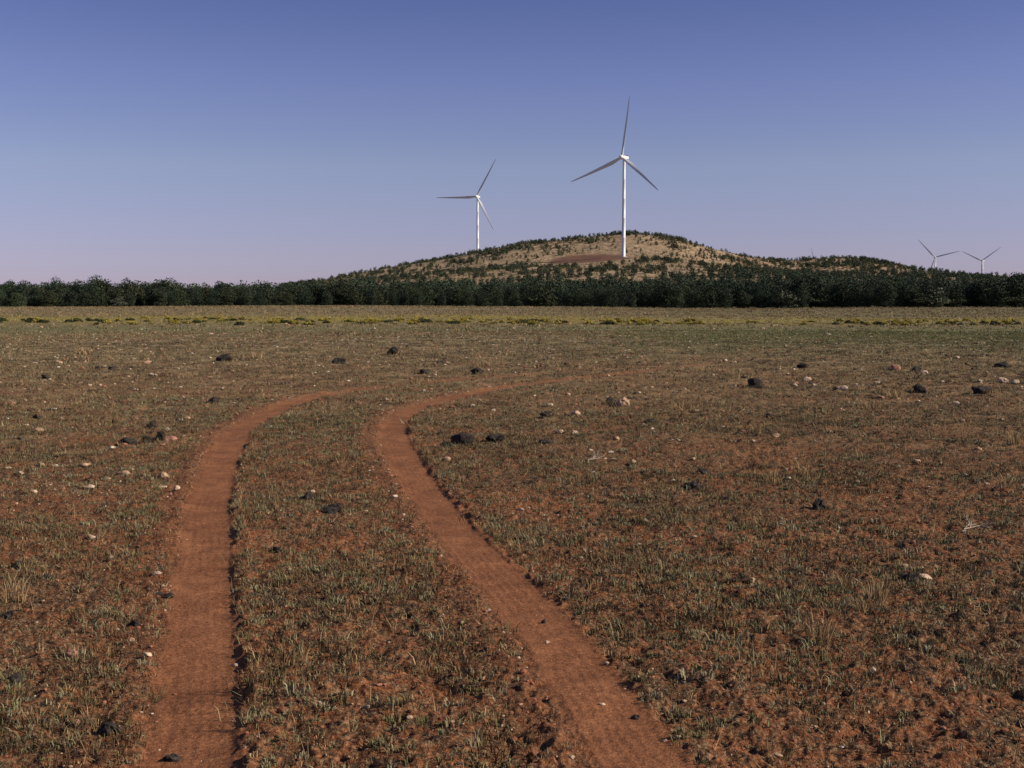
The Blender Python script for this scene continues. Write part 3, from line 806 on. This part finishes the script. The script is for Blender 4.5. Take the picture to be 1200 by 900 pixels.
# px, py (foot), width px, kind, flatness, label or None
ROCKS = [
 (262, 424, 18, 'dark', .7, 'dark rock standing out in the left middle distance above the rut bend'),
 (130, 434, 11, 'dark', .6, 'dark rock right of a smaller dark one far out at left'),
 (113, 433, 7, 'dark', .7, 'smallest of the dark rocks far out at left'),
 (52, 444, 10, 'dark', .5, 'dark rock nearest the left frame edge in the middle distance'),
 (397, 427, 17, 'dark', .5, 'low dark rock above the far end of the left rut'),
 (460, 416, 13, 'dark', .8, 'dark upright rock farthest out near the middle of the plain'),
 (497, 438, 15, 'dark', .6, 'dark rock just above where the left rut fades out'),
 (559, 439, 16, 'dark', .6, 'dark brown rock between the fading ruts and the plain'),
 (663, 427, 7, 'dark', .6, 'tiny dark rock far out right of the middle'),
 (178, 502, 12, 'dark', .8, 'dark rock at the back of the cluster left of the left rut'),
 (171, 519, 15, 'dark', .75, 'dark rock in the middle of the cluster left of the left rut'),
 (187, 517, 12, 'dark', 1.0, 'tall dark rock in the cluster left of the left rut'),
 (147, 522, 20, 'dark', .45, 'flattest dark rock, leftmost of the cluster left of the left rut'),
 (199, 518, 17, 'red', .5, 'reddish stone at the right end of the dark rock cluster'),
 (249, 473, 14, 'dark', .6, 'dark rock pair left of the left rut, the wider one'),
 (254, 471, 8, 'dark', .9, 'small dark rock touching the wider one left of the left rut'),
 (43, 491, 10, 'dark', .5, 'small dark rock near the left edge above the pale stones'),
 (640, 490, 16, 'dark', .5, 'dark rock left of the tan stones beyond the right rut'),
 (542, 522, 28, 'dark', .6, 'largest dark jagged rock close to the bend of the right rut'),
 (524, 525, 16, 'dark', .5, 'smaller dark rock left of the largest jagged one by the right rut'),
 (579, 519, 24, 'dark', .55, 'broad dark rock right of the largest jagged one'),
 (640, 522, 18, 'dark', .3, 'thin flat dark slab right of the rocks by the right rut'),
 (763, 496, 14, 'dark', .4, 'low dark rock right of the tan blocky stone'),
 (729, 476, 18, 'tan', .75, 'tan blocky stone with its lit end to the right, largest pale rock on the plain'),
 (716, 474, 14, 'dark', .6, 'dark added shape standing in for the shaded left face of the tan blocky stone'),  # shaded left face of the tan stone, made as a separate dark rock
 (675, 488, 15, 'tan', .5, 'tan flattish stone left of and below the blocky one'),
 (673, 509, 11, 'pale', .6, 'pale stone, right one of a pair below the tan flattish stone'),
 (657, 508, 8, 'pale', .7, 'pale stone, left one of a pair below the tan flattish stone'),
 (644, 476, 8, 'pale', .5, 'small pale stone left of the tan blocky stone'),
 (523, 540, 10, 'tan', .7, 'round yellowish stone just right of the right rut bend'),
 (757, 613, 10, 'tan', .7, 'round yellowish stone alone in the grass right of the right rut'),
 (553, 478, 6, 'pale', .7, 'small white stone just inside the bend of the right rut'),
 (942, 431, 15, 'dark', .55, 'dark rock far out right, behind the widest one'),
 (888, 455, 21, 'dark', .6, 'widest dark rock right of the middle of the plain'),
 (872, 443, 7, 'dark', .8, 'small dark rock behind the widest one on the right'),
 (1079, 460, 18, 'dark', .8, 'dark pointed rock far out on the right'),
 (1151, 462, 20, 'dark', .65, 'dark rock far out on the right, nearest the right edge of the pale stones'),
 (1077, 435, 13, 'dark', .5, 'dark low rock behind the pointed one on the right'),
 (1174, 430, 17, 'dark', .45, 'flat dark rock near the right edge, farthest out'),
 (823, 556, 16, 'dark', .8, 'dark round rock just behind the long dark one right of the ruts'),
 (812, 575, 26, 'dark', .45, 'long low dark rock right of the ruts at half distance'),
 (963, 598, 19, 'dark', .75, 'dark bluish rock alone in the grass right of the ruts'),
 (852, 586, 12, 'dark', .4, 'small dark rock right of the long low one'),
 (987, 458, 13, 'pale', .6, 'pale stone between the widest dark rock and the pointed one'),
 (946, 446, 10, 'pale', .6, 'pale stone just below the far dark rock on the right'),
 (1050, 434, 12, 'red', .6, 'reddish stone left of the low dark rock on the right'),
 (1084, 440, 8, 'pale', .7, 'small pale stone just below the low dark rock on the right'),
 (1177, 449, 12, 'pale', .7, 'left one of two pale stones at the right edge'),
 (1191, 450, 10, 'pale', .6, 'right one of two pale stones at the right edge'),
 (1121, 475, 8, 'pale', .7, 'pale stone below and right of the dark pointed rock'),
 (1033, 467, 10, 'red', .4, None), (932, 453, 7, 'pale', .6, None), (954, 453, 6, 'pale', .6, None), (861, 425, 6, 'pale', .6, None),
 (1123, 420, 6, 'pale', .6, None), (1105, 448, 6, 'pale', .6, None), (1148, 448, 7, 'pale', .6, None), (1128, 494, 6, 'tan', .7, None),
 (973, 508, 7, 'tan', .8, None), (910, 512, 12, 'tan', .5, None), (1147, 527, 8, 'tan', .7, None), (1053, 524, 6, 'pale', .7, None),
 (1132, 556, 7, 'pale', .7, None), (1005, 566, 9, 'tan', .5, None), (1075, 545, 9, 'tan', .5, None), (933, 452, 7, 'red', .6, None),
 (850, 423, 5, 'pale', .6, None), (816, 484, 7, 'tan', .5, None), (836, 478, 5, 'pale', .6, None), (768, 530, 6, 'tan', .6, None), (789, 565, 6, 'pale', .6, None),
 (743, 546, 7, 'tan', .8, None), (700, 564, 6, 'tan', .5, None), (722, 517, 8, 'tan', .7, None), (751, 513, 6, 'pale', .5, None),
 (1168, 545, 7, 'tan', .5, None), (913, 434, 6, 'pale', .5, None), (1029, 451, 8, 'pale', .5, None),
 (68, 426, 11, 'tan', .5, None), (172, 426, 11, 'tan', .4, None), (179, 441, 13, 'pale', .3, None), (13, 474, 9, 'red', .5, None),
 (62, 481, 7, 'pale', .5, None), (45, 506, 9, 'tan', .7, None), (211, 493, 8, 'pale', .5, None), (219, 491, 7, 'tan', .5, None), (196, 506, 5, 'pale', 1.0, None),
 (98, 548, 13, 'tan', .35, None), (144, 558, 14, 'tan', .6, 'tan stone left of the left rut, left one of a pair'),
 (191, 559, 12, 'tan', .7, 'tan stone left of the left rut, right one of a pair'), (189, 571, 11, 'pale', .3, None), (207, 574, 7, 'pale', .9, 'small upright pale stone at the left lip of the left rut'),
 (104, 575, 11, 'pale', .45, 'pale flat stone below the pair of tan stones at left'), (39, 580, 9, 'pale', .5, None), (46, 549, 9, 'tan', .8, None), (24, 556, 6, 'pale', .8, None),
 (106, 633, 11, 'pale', .5, 'pale stone at left, midway down the picture'), (125, 563, 8, 'tan', .4, None), (365, 577, 10, 'pale', .5, 'pale stone between the ruts beside a dark rock'),
 (361, 587, 20, 'dark', .4, 'flat dark rock between the ruts, the farther of two'), (390, 601, 22, 'dark', .45, 'dark rock between the ruts, the nearer of two'),
 (323, 647, 12, 'dark', .7, 'small dark rock on the strip between the ruts'),
 (18, 663, 22, 'dark', .5, 'dark rock at the left edge, midway down'), (53, 678, 15, 'dark', .5, 'small dark rock right of the one at the left edge'),
 (183, 675, 11, 'pale', .35, 'pale sliver of stone left of the left rut'), (196, 703, 15, 'dark', .5, 'dark stone on the left bank of the left rut'),
 (186, 701, 8, 'dark', .5, None), (82, 772, 16, 'red', .6, 'pinkish stone in the left foreground'), (172, 773, 10, 'pale', .45, 'pale stone left of the left rut in the foreground'),
 (153, 754, 8, 'tan', .6, 'small orange-tan stone up and left of the pale foreground one'), (276, 776, 8, 'pale', .5, 'pale chip lying inside the left rut'), (159, 732, 15, 'dark', .5, 'dark stone in the grass left of the left rut, foreground'),
 (125, 862, 28, 'dark', .6, 'largest dark rock in the bottom left foreground'), (199, 887, 20, 'dark', .4, 'flat dark rock at the foot of the left rut'),
 (88, 850, 9, 'red', .6, 'small pinkish stone left of the largest bottom left dark rock'), (8, 728, 18, 'dark', .7, 'dark rock cut by the left frame edge in the foreground'),
 (16, 800, 18, 'dark', .5, 'low dark rock near the bottom left corner'),
 (638, 729, 9, 'dark', .6, 'dark pebble in the right rut'), (641, 755, 7, 'pale', .5, 'pale chip in the right rut below a dark pebble'), (711, 780, 8, 'tan', .6, 'tan stone at the right lip of the right rut'),
 (748, 804, 7, 'pale', .6, 'pale stone right of the right rut, lower foreground'), (706, 828, 8, 'pale', .4, 'pale chip inside the right rut, lower foreground'), (744, 842, 13, 'dark', .5, 'dark stone in the right rut, lower foreground'),
 (779, 868, 7, 'tan', .6, 'tan pebble at the bottom of the right rut'), (573, 715, 6, 'pale', .7, None), (424, 699, 7, 'tan', .5, None), (414, 620, 6, 'pale', .7, None), (472, 605, 6, 'pale', .5, None),
 (882, 682, 8, 'tan', .9, 'round yellowish stone in the right foreground grass'), (1084, 678, 17, 'pale', .45, 'pale oblong stone touching a dark rock on the right'),
 (1066, 684, 26, 'dark', .5, 'dark rock with a pale stone at its right end'), (903, 695, 13, 'dark', .55, 'dark stone right of the round yellowish one'),
 (857, 685, 9, 'dark', .6, None), (1024, 790, 8, 'pale', .9, 'small upright white stone in the right foreground'), (954, 849, 14, 'tan', .3, 'flat tan stone in the bottom right foreground'),
 (911, 882, 14, 'tan', .35, 'flat tan stone at the bottom edge right of the ruts'), (1041, 754, 7, 'pale', .5, None), (1131, 778, 15, 'dark', .5, 'dark stone low in the right foreground'),
 (1165, 807, 7, 'pale', .6, None), (1060, 668, 9, 'tan', .8, None), (1004, 632, 7, 'tan', .6, None),
]
# ------------------------------------------------------------------ ground cover
def sample_plane(n, d0, d1, power, seed, margin=190):
    """points over the visible wedge (and a margin); power 2 = even per area, lower = thinner with distance"""
    g = np.random.default_rng(seed)
    d = (g.uniform(0, 1, n) * (d1 ** power - d0 ** power) + d0 ** power) ** (1 / power)
    t = g.uniform((-margin - 600) / F, (1200 + margin - 600) / F, n)
    return t * d + g.uniform(-1, 1, n) * .4, d, g

def blades(x, y, z, nb, hgt, spread, width, col, seed, lean=0.6, segs=1):
    """nb blades per tuft"""
    g = np.random.default_rng(seed)
    n = len(x)
    X = np.repeat(x, nb); Y = np.repeat(y, nb); Z = np.repeat(z, nb); H = np.repeat(hgt, nb) * g.uniform(.45, 1.15, n * nb)
    S_ = np.repeat(spread, nb)
    a = g.uniform(0, 6.28, n * nb); r = np.sqrt(g.random(n * nb)) * S_
    bx = X + r * np.cos(a); by = Y + r * np.sin(a)
    la = a + g.normal(0, .8, n * nb); ln = H * lean * g.uniform(.1, 1.2, n * nb)
    tx = bx + ln * np.cos(la); ty = by + ln * np.sin(la)
    wa = g.uniform(0, 3.14, n * nb); W = np.repeat(width, nb) * g.uniform(.6, 1.4, n * nb)
    wx_, wy_ = np.cos(wa) * W / 2, np.sin(wa) * W / 2
    c = np.repeat(col, nb, axis=0) * g.uniform(.65, 1.4, n * nb)[:, None]
    if segs == 1:
        V = np.stack([np.stack([bx - wx_, by - wy_, Z - .01], -1), np.stack([bx + wx_, by + wy_, Z - .01], -1), np.stack([tx, ty, Z + H], -1)], 1).reshape(-1, 3)
        Ft = np.arange(len(V)).reshape(-1, 3); k = 3
        return V, Ft, np.repeat(c, 3, axis=0)
    mx, my = bx + (tx - bx) * .3, by + (ty - by) * .3
    p = [np.stack([bx - wx_, by - wy_, Z - .01], -1), np.stack([bx + wx_, by + wy_, Z - .01], -1),
         np.stack([mx + wx_ * .9, my + wy_ * .9, Z + H * .62], -1), np.stack([tx, ty, Z + H], -1), np.stack([mx - wx_ * .9, my - wy_ * .9, Z + H * .62], -1)]
    V = np.stack(p, 1).reshape(-1, 3)
    b = np.arange(n * nb)[:, None] * 5
    Ft = np.concatenate([b + np.array([[0, 1, 2]]), b + np.array([[0, 2, 4]]), b + np.array([[4, 2, 3]])], 0)
    return V, Ft, np.repeat(c, 5, axis=0)

PAL = np.array([[.180, .165, .088], [.130, .118, .050], [.130, .074, .038], [.33, .22, .115], [.034, .022, .015], [.25, .225, .14]])
def pick(g, n, w):
    return PAL[g.choice(len(PAL), n, p=np.array(w) / sum(w))]

def clump(x, y):
    return .42 * fbm(x * .7, y * .7, 71, 3) + .36 * fbm(x * 3.4, y * 3.4, 72, 3) + .22 * fbm(x * 9, y * 9, 74, 2)

def build_grass():
    parts = []
    # low litter: dead stubs and curls lying close to the soil
    x, y, g = sample_plane(125000, 3.4, 20, 1.5, 39)
    dp, bare, fl = rut_info(x, y)
    keep = (bare < .3 * g.random(len(x)) + .1) & (g.random(len(x)) < np.clip((clump(x + 40, y) - .38) * 7, .14, 1))
    x, y = x[keep], y[keep]; z = height(x, y); n = len(x); sz = g.lognormal(0, .4, n)
    parts.append(blades(x, y, z, 6, .012 * sz, .032 * sz, np.full(n, .0052), pick(g, n, [1.6, 1.4, 3.2, 2.2, 6.0, 1.5]), 40, 2.6, 1))
    # near clumps
    x, y, g = sample_plane(90000, 3.4, 18, 1.5, 31)
    c_ = clump(x, y) + .12 * (g.random(len(x)) - .5)
    dp, bare, fl = rut_info(x, y)
    pr = np.clip((c_ - .495) * 10, .02, .95)
    pr = np.where((bare > .01) & (bare < .28), np.maximum(pr, .55), pr)
    keep = (g.random(len(x)) < pr) & (bare < .2 + .3 * g.random(len(x)))
    x, y, c_ = x[keep], y[keep], c_[keep]
    z = height(x, y); n = len(x)
    sz = g.lognormal(-.05, .48, n) * (0.55 + c_ * .9)
    big = fbm(x * 2.1, y * 2.1, 81, 2) > .55
    cA = pick(g, n, [5, 3, 1.8, .4, 1.2, 1.8]); cB = pick(g, n, [1.8, 2, 4.2, .8, 3.0, .6])
    col = np.where(big[:, None], cA, cB)
    parts.append(blades(x, y, z, 11, .022 * sz, .030 * sz, np.full(n, .0037), col, 32, 1.3, 2))
    n1 = n
    # small leafy rosettes
    x, y, g = sample_plane(24000, 3.4, 24, 1.6, 33)
    c_ = clump(x + 7, y)
    dp, bare, fl = rut_info(x, y)
    keep = (bare < .1) & (g.random(len(x)) < np.clip((c_ - .50) * 10, .02, .9))
    x, y = x[keep], y[keep]; z = height(x, y); n = len(x); sz = g.lognormal(0, .3, n)
    parts.append(blades(x, y, z, 18, .023 * sz, .028 * sz, np.full(n, .0058), pick(g, n, [5, 2.4, .6, .3, .3, 3.4]), 34, .8, 2))
    # dark dead mats of weed
    x, y, g = sample_plane(30000, 3.4, 46, 1.4, 47)
    dp, bare, fl = rut_info(x, y)
    cm_ = .5 * fbm(x * .45 + 9, y * .45, 76, 3) + .5 * fbm(x * 2.2, y * 2.2, 78, 3)
    keep = (bare < .12) & (g.random(len(x)) < np.clip((cm_ - .50) * 7, .03, .9))
    x, y = x[keep], y[keep]; z = height(x, y); n = len(x)
    sz = g.lognormal(0, .45, n) * np.interp(y, [4, 46], [.8, 1.7])
    dk = np.array([[.034, .028, .022], [.060, .054, .034], [.075, .048, .030], [.050, .050, .042]])
    parts.append(blades(x, y, z, 16, .024 * sz, .040 * sz, np.interp(y, [4, 46], [.005, .014]), dk[g.integers(0, 4, n)], 48, 1.5, 1))
    # tufts crowding round the rocks
    bx_, by_ = [], []
    for q in ROCKS:
        rx, ry, _z = at(q[0], q[1]); hw_ = .5 * q[2] * math.hypot(rx, ry) / F
        for _ in range(6):
            an = g.uniform(0, 6.28); rd = hw_ * g.uniform(.95, 1.5)
            bx_.append(rx + rd * math.cos(an)); by_.append(ry + hw_ * .5 + rd * .85 * math.sin(an))
    x, y = np.array(bx_), np.array(by_)
    dp, bare, fl = rut_info(x, y); k = bare < .3; x, y = x[k], y[k]; z = height(x, y); n = len(x)
    parts.append(blades(x, y, z, 14, .05 * np.interp(y, [5, 50], [.7, 2.4]) * g.lognormal(0, .3, n), .04 * np.interp(y, [5, 50], [.7, 2.2]), np.interp(y, [4, 50], [.005, .018]), pick(g, n, [3, 3, 3, 1.6, 1, 1]), 46, .9, 1))
    # single straw stalks
    x, y, g = sample_plane(5000, 4, 40, 1.4, 44)
    dp, bare, fl = rut_info(x, y)
    k = bare < .1; x, y = x[k], y[k]; z = height(x, y); n = len(x)
    parts.append(blades(x, y, z, 3, .085 * g.lognormal(0, .35, n), np.full(n, .01), np.interp(y, [4, 40], [.003, .009]), np.tile(PAL[3], (n, 1)), 45, .5, 1))
    # middle distance
    x, y, g = sample_plane(130000, 16, 62, 1.25, 35)
    dens = .35 * fbm(x * .35, y * .35, 73, 3) + .65 * fbm(x * 2.6, y * 2.6, 75, 3)
    dp, bare, fl = rut_info(x, y)
    keep = (bare < .35) & (g.random(len(x)) < np.clip((dens - .36) * 6.0, .25, 1))
    x, y = x[keep], y[keep]; z = height(x, y); n = len(x)
    sz = g.lognormal(0, .35, n) * np.interp(y, [16, 60], [.9, 1.5])
    w = sstep(26, 42, y)
    cA = pick(g, n, [3, 2.6, 4.2, 1.6, 2.0, 1]); cB = pick(g, n, [2.4, 1.8, 3.4, 2.8, 1.3, 1.6])
    col = np.where((g.random(n) < w)[:, None], cB, cA)
    pxx = 600 + F * x / y
    gr_ = sstep(620, 860, pxx) * np.exp(-((y * (1 + .28 * (fbm(x / 14, y / 14, 61, 4) - .5)) - 54) / 16) ** 2)
    col = np.where((g.random(n) < gr_ * .9)[:, None], np.array([[.115, .122, .045]]), col)
    parts.append(blades(x, y, z, 8, .028 * sz, .048 * sz, .009 * sz, col, 36, 1.4, 1))
    # far
    x, y, g = sample_plane(45000, 60, 225, 1.2, 37)
    z = height(x, y, False); n = len(x)
    sz = g.lognormal(0, .3, n) * np.interp(y, [60, 225], [1.4, 2.6])
    yw = y * (1 + .28 * (fbm(x / 14, y / 14, 61, 4) - .5))
    pxx = 600 + F * x / y
    green = np.exp(-((yw - 64) / 9) ** 2) * .8 + .3 + .6 * sstep(620, 860, pxx) * np.exp(-((yw - 60) / 20) ** 2)
    cA = pick(g, n, [2, 2, 3.5, 3.2, .5, 1]); cG = pick(g, n, [3, 5, 1, .8, .4, 2])
    col = np.where((g.random(n) < green)[:, None], cG, cA)
    yy = np.exp(-((yw - 99) / 13) ** 2) * .6
    col = np.where((g.random(n) < yy)[:, None], np.array([[.28, .21, .04]]), col)
    parts.append(blades(x, y, z, 7, .05 * sz, .08 * sz, .02 * sz, col, 38, .6, 1))
    off = 0; Vs = []; Fs = []; Cs = []
    for V, Ft, c in parts:
        Vs.append(V); Fs.append(Ft + off); Cs.append(c); off += len(V)
    V = np.vstack(Vs); Ft = np.vstack(Fs)
    o = obj('grass', mesh_np('grass', V, Ft, np.vstack(Cs)), M_grass)
    tag(o, 'short sparse grey-green and brown grass over the red soil', 'grass', kind='stuff')
build_grass()

# pebbles and crumbs of soil, too many to count
def ico(sub):
    import bmesh
    bm = bmesh.new(); bmesh.ops.create_icosphere(bm, subdivisions=sub, radius=1)
    V = np.array([v.co[:] for v in bm.verts]); Ft = np.array([[v.index for v in f.verts] for f in bm.faces]); bm.free()
    return V, Ft
I1 = ico(1); I2 = ico(2); I3 = ico(3)
def scatter_stones(x, y, z, size, col, base, seed, flat=.55, sink=.25):
    g = np.random.default_rng(seed)
    V0, F0 = base
    Vs, Fs, Cs = [], [], []; off = 0
    npr = 12; pk = g.integers(0, npr, len(x))
    for k in range(npr):
        m = np.where(pk == k)[0]
        if not len(m): continue
        dsp = 1 + g.uniform(-.28, .28, len(V0))
        V = V0 * dsp[:, None] * np.array([1, g.uniform(.6, .95), flat * g.uniform(.7, 1.3)])
        a = g.uniform(0, 6.28, len(m)); s = size[m]
        ca, sa = np.cos(a) * s, np.sin(a) * s
        X = V[None, :, 0] * ca[:, None] - V[None, :, 1] * sa[:, None] + x[m][:, None]
        Y = V[None, :, 0] * sa[:, None] + V[None, :, 1] * ca[:, None] + y[m][:, None]
        Z = V[None, :, 2] * s[:, None] + (z[m] + s * flat * (1 - 2 * sink) * .6)[:, None]
        Vs.append(np.stack([X, Y, Z], -1).reshape(-1, 3))
        Cs.append(np.repeat(col[m], len(V0), axis=0))
        Fs.append((F0[None] + (np.arange(len(m)) * len(V0))[:, None, None]).reshape(-1, 3) + off)
        off += len(m) * len(V0)
    return np.vstack(Vs), np.vstack(Fs), np.vstack(Cs)

g_st = NT('pebble_stone', 0.9, 0.2)
_n = g_st.noise(60, 4, 0.6, g_st.pos())
g_st.color(g_st.mix(1.0, g_st.attr('col', 'Color'), g_st.ramp(_n, [(0.3, 0.7), (0.7, 1.25)]), 'MULTIPLY'))
M_peb = g_st.m
def build_pebbles():
    x, y, g = sample_plane(70000, 3.4, 24, 1.5, 51)
    dp, bare, fl = rut_info(x, y)
    keep = g.random(len(x)) < np.where(bare > .8, .35, np.where(bare > .03, 1.0, .7))
    x, y, bare = x[keep], y[keep], bare[keep]
    z = height(x, y); n = len(x)
    size = .0045 * g.lognormal(0, .55, n)
    size = np.clip(size, .002, .028) * np.where(bare > .5, .6, 1)
    cols = np.array([[.24, .09, .05], [.32, .14, .085], [.16, .06, .035], [.45, .32, .22], [.06, .045, .04], [.55, .45, .35]])
    ci = g.choice(6, n, p=[.36, .22, .2, .09, .1, .03])
    A = scatter_stones(x, y, z, size, cols[ci], I1, 52)
    x, y, g = sample_plane(60000, 3.4, 34, 1.3, 53)
    dp, bare, fl = rut_info(x, y)
    k = (bare > .12) & (fl < .4); x, y = x[k], y[k]; z = height(x, y); n = len(x)
    size = np.clip(.00042 * (y + 4) * g.lognormal(0, .55, n), .002, .016)
    ci = g.choice(6, n, p=[.34, .30, .12, .18, .04, .02])
    G_ = scatter_stones(x, y, z, size, cols[ci], I1, 54)
    # farther stones are the larger ones only
    x, y, g = sample_plane(3600, 8, 60, 1.3, 55)
    dp, bare, fl = rut_info(x, y)
    k = bare < .5; x, y = x[k], y[k]
    z = height(x, y); n = len(x); size = np.clip(.0012 * y * g.lognormal(0, .4, n), .006, .045)
    ci = g.choice(6, n, p=[.12, .26, .06, .30, .18, .08])
    B = scatter_stones(x, y, z, size, cols[ci], I2, 56)
    x, y, g = sample_plane(420, 55, 130, 1.2, 57)
    z = height(x, y, False); n = len(x); size = np.clip(.055 * g.lognormal(0, .4, n), .03, .14)
    ci = g.choice(6, n, p=[.0, .15, .0, .40, .20, .25])
    D = scatter_stones(x, y, z, size, cols[ci], I2, 58)
    off = 0; L = []
    A = (np.vstack([A[0], G_[0]]), np.vstack([A[1], G_[1] + len(A[0])]), np.vstack([A[2], G_[2]]))
    V = np.vstack([A[0], B[0], D[0]])
    Ft = np.vstack([A[1], B[1] + len(A[0]), D[1] + len(A[0]) + len(B[0])])
    c = np.vstack([A[2], B[2], D[2]])
    o = obj('gravel', mesh_np('gravel', V, Ft, c), M_peb)
    tag(o, 'pebbles and crumbs of red soil strewn over the plain', 'gravel', kind='stuff')
build_pebbles()

# ------------------------------------------------------------------ rocks one can point to
def rock_mesh(seed, jag=.22, flat=.6, sub=3):
    g = np.random.default_rng(seed)
    V0, F0 = I3 if sub == 3 else I2
    V = V0.copy()
    # facets: cut the ball with random planes
    for _ in range(9):
        nrm = g.normal(size=3); nrm /= np.linalg.norm(nrm)
        h = g.uniform(.55, .88)
        dd = V @ nrm
        V = V - np.maximum(dd - h, 0)[:, None] * nrm[None] * .92
    ph = g.uniform(0, 6, 6)
    for k, f in enumerate((2.3, 4.7, 9.0)):
        V = V * (1 + jag / (1.7 ** k) * (np.sin(V[:, [0]] * f + ph[k]) * np.sin(V[:, [1]] * f * 1.2 + ph[k + 3]) * np.cos(V[:, [2]] * f + ph[k])))
    V = V + g.normal(0, .035, V.shape)
    V = V / np.abs(V[:, 0]).max()
    V = V * np.array([1, g.uniform(.65, .9), flat / max(.3, np.abs(V[:, 2]).max())])
    return V, F0

MAT = {'dark': M_dark, 'tan': M_tan, 'pale': M_pale, 'red': M_pink}
def side(px, py):
    if py < 460: return 'out in the middle distance'
    if px < 300: return 'left of the ruts'
    if px < 560 and py > 520: return 'between the ruts'
    return 'right of the ruts'
KN = {'dark': 'dark', 'tan': 'tan', 'pale': 'pale', 'red': 'reddish'}
for i, (px, py, w, kind, flat, label) in enumerate(ROCKS):
    x, y, z = at(px, py)
    half = 0.55 * w * math.hypot(x, y) / F
    V, F0 = rock_mesh(1000 + i, .42 if kind == 'dark' else .16, min(1.15, flat * (1.28 if kind == 'dark' else 1.1)), 3 if w > 9 else 2)
    sharp = kind != 'dark'
    me = mesh_np('rock', V * half, F0, smooth=(i % 3 == 0))
    nm = 'rock' if kind == 'dark' else 'stone'
    o = obj(nm, me, MAT[kind])
    o.location = (x, y + half * .5, z + half * flat * .45)
    a = random.uniform(-.5, .5)
    o.rotation_euler = (random.uniform(-.15, .15), random.uniform(-.2, .2), a)
    if label: tag(o, label, nm, 'dark rocks scattered on the plain' if kind == 'dark' else 'pale and tan stones scattered on the plain')
    else:
        gl = 'small %s stone lying in the grass %s' % (KN[kind], side(px, py))
        tag(o, gl, nm, 'small %s stones %s' % (KN[kind], side(px, py)))

# ------------------------------------------------------------------ straw tufts and a dead branch
TUFTS = [(488, 451, .30, 'tall straw tuft standing behind the fading left rut'), (1028, 702, .20, 'straw coloured bunch of dry grass left of the dark rock with the pale end'),
         (905, 566, .22, 'yellowish tuft of dry grass right of the long low dark rock'), (943, 556, .20, 'yellowish tuft of dry grass, right one of a pair at half distance'),
         (1180, 574, .20, 'straw tuft close to the right frame edge'), (1010, 720, .13, 'sparse straw tuft below the bunch on the right'), (960, 752, .20, 'faded straw tuft in the right foreground'),
         (988, 690, .10, 'small straw tuft left of the bunch on the right'), (17, 706, .2, 'straw tuft near the left frame edge'), (156, 520, .22, 'straw tuft among the dark rock cluster'),
         (1022, 480, .35, 'thin straw tuft out on the right'), (800, 480, .3, 'thin straw tuft out right of the tan blocky stone'), (886, 508, .3, 'thin upright straw tuft at half distance on the right'),
         (98, 416, .5, 'straw clump far out at left'), (300, 420, .45, 'straw clump far out left of the middle'), (1050, 466, .4, 'thin straw tuft between two dark rocks on the right'),
         (1188, 520, .4, 'tall thin straw stalks at the right edge')]
for i, (px, py, h, lab) in enumerate(TUFTS):
    x, y, z = at(px, py)
    o_ = np.zeros(1)
    h = h if py > 530 else h * .6
    sp = .3 * h if py > 500 else .7 * h
    V, Ft, c = blades(o_, o_, o_, 70, np.array([h]) * .8, np.array([sp]), np.array([.0028 * max(1, math.hypot(x, y) / 7)]), np.array([[.33, .225, .115]]), 600 + i, .9, 2)
    o = obj('dry_grass_tuft', mesh_np('dry_grass_tuft', V, Ft, c), M_grass)
    o.location = (x, y, z)
    tag(o, lab, 'grass tuft', 'straw coloured tufts of dry grass')

def dead_branch(px, py, ln, label, seed):
    g = random.Random(seed); V = []; Fq = []
    def grow(p, a, e, L, r, lev):
        q = (p[0] + L * math.cos(a) * math.cos(e), p[1] + L * math.sin(a) * math.cos(e), max(.005, p[2] + L * math.sin(e)))
        limb(V, Fq, p, q, r, r * .6, 6)
        if lev:
            for _ in range(3): grow(q if g.random() < .6 else tuple((a_ + b_) / 2 for a_, b_ in zip(p, q)), a + g.uniform(-.8, .8), e + g.uniform(-.35, .4), L * g.uniform(.55, .8), r * .6, lev - 1)
    grow((-ln * .4, -.05, .02), .35, .12, ln * .4, .006, 3)
    grow((-ln * .3, 0, .02), .9, .2, ln * .35, .005, 2)
    x, y, z = at(px, py)
    gm = NT('weathered_twig', .8, .2); gm.color(gm.ramp(gm.noise(40, 3, .6, gm.pos()), [(.3, (.28, .21, .16)), (.7, (.46, .38, .30))]))
    o = obj('dead_branch', mesh_np('dead_branch', np.array(V), np.array(Fq), smooth=True), gm.m)
    o.location = (x, y, z + .01)
    tag(o, label, 'branch')
dead_branch(1145, 622, .30, 'bleached dead branch with forked twigs lying in the grass on the right', 3)
dead_branch(700, 640 - 100, .26, 'thin dead twig lying beyond the bend of the right rut', 5)
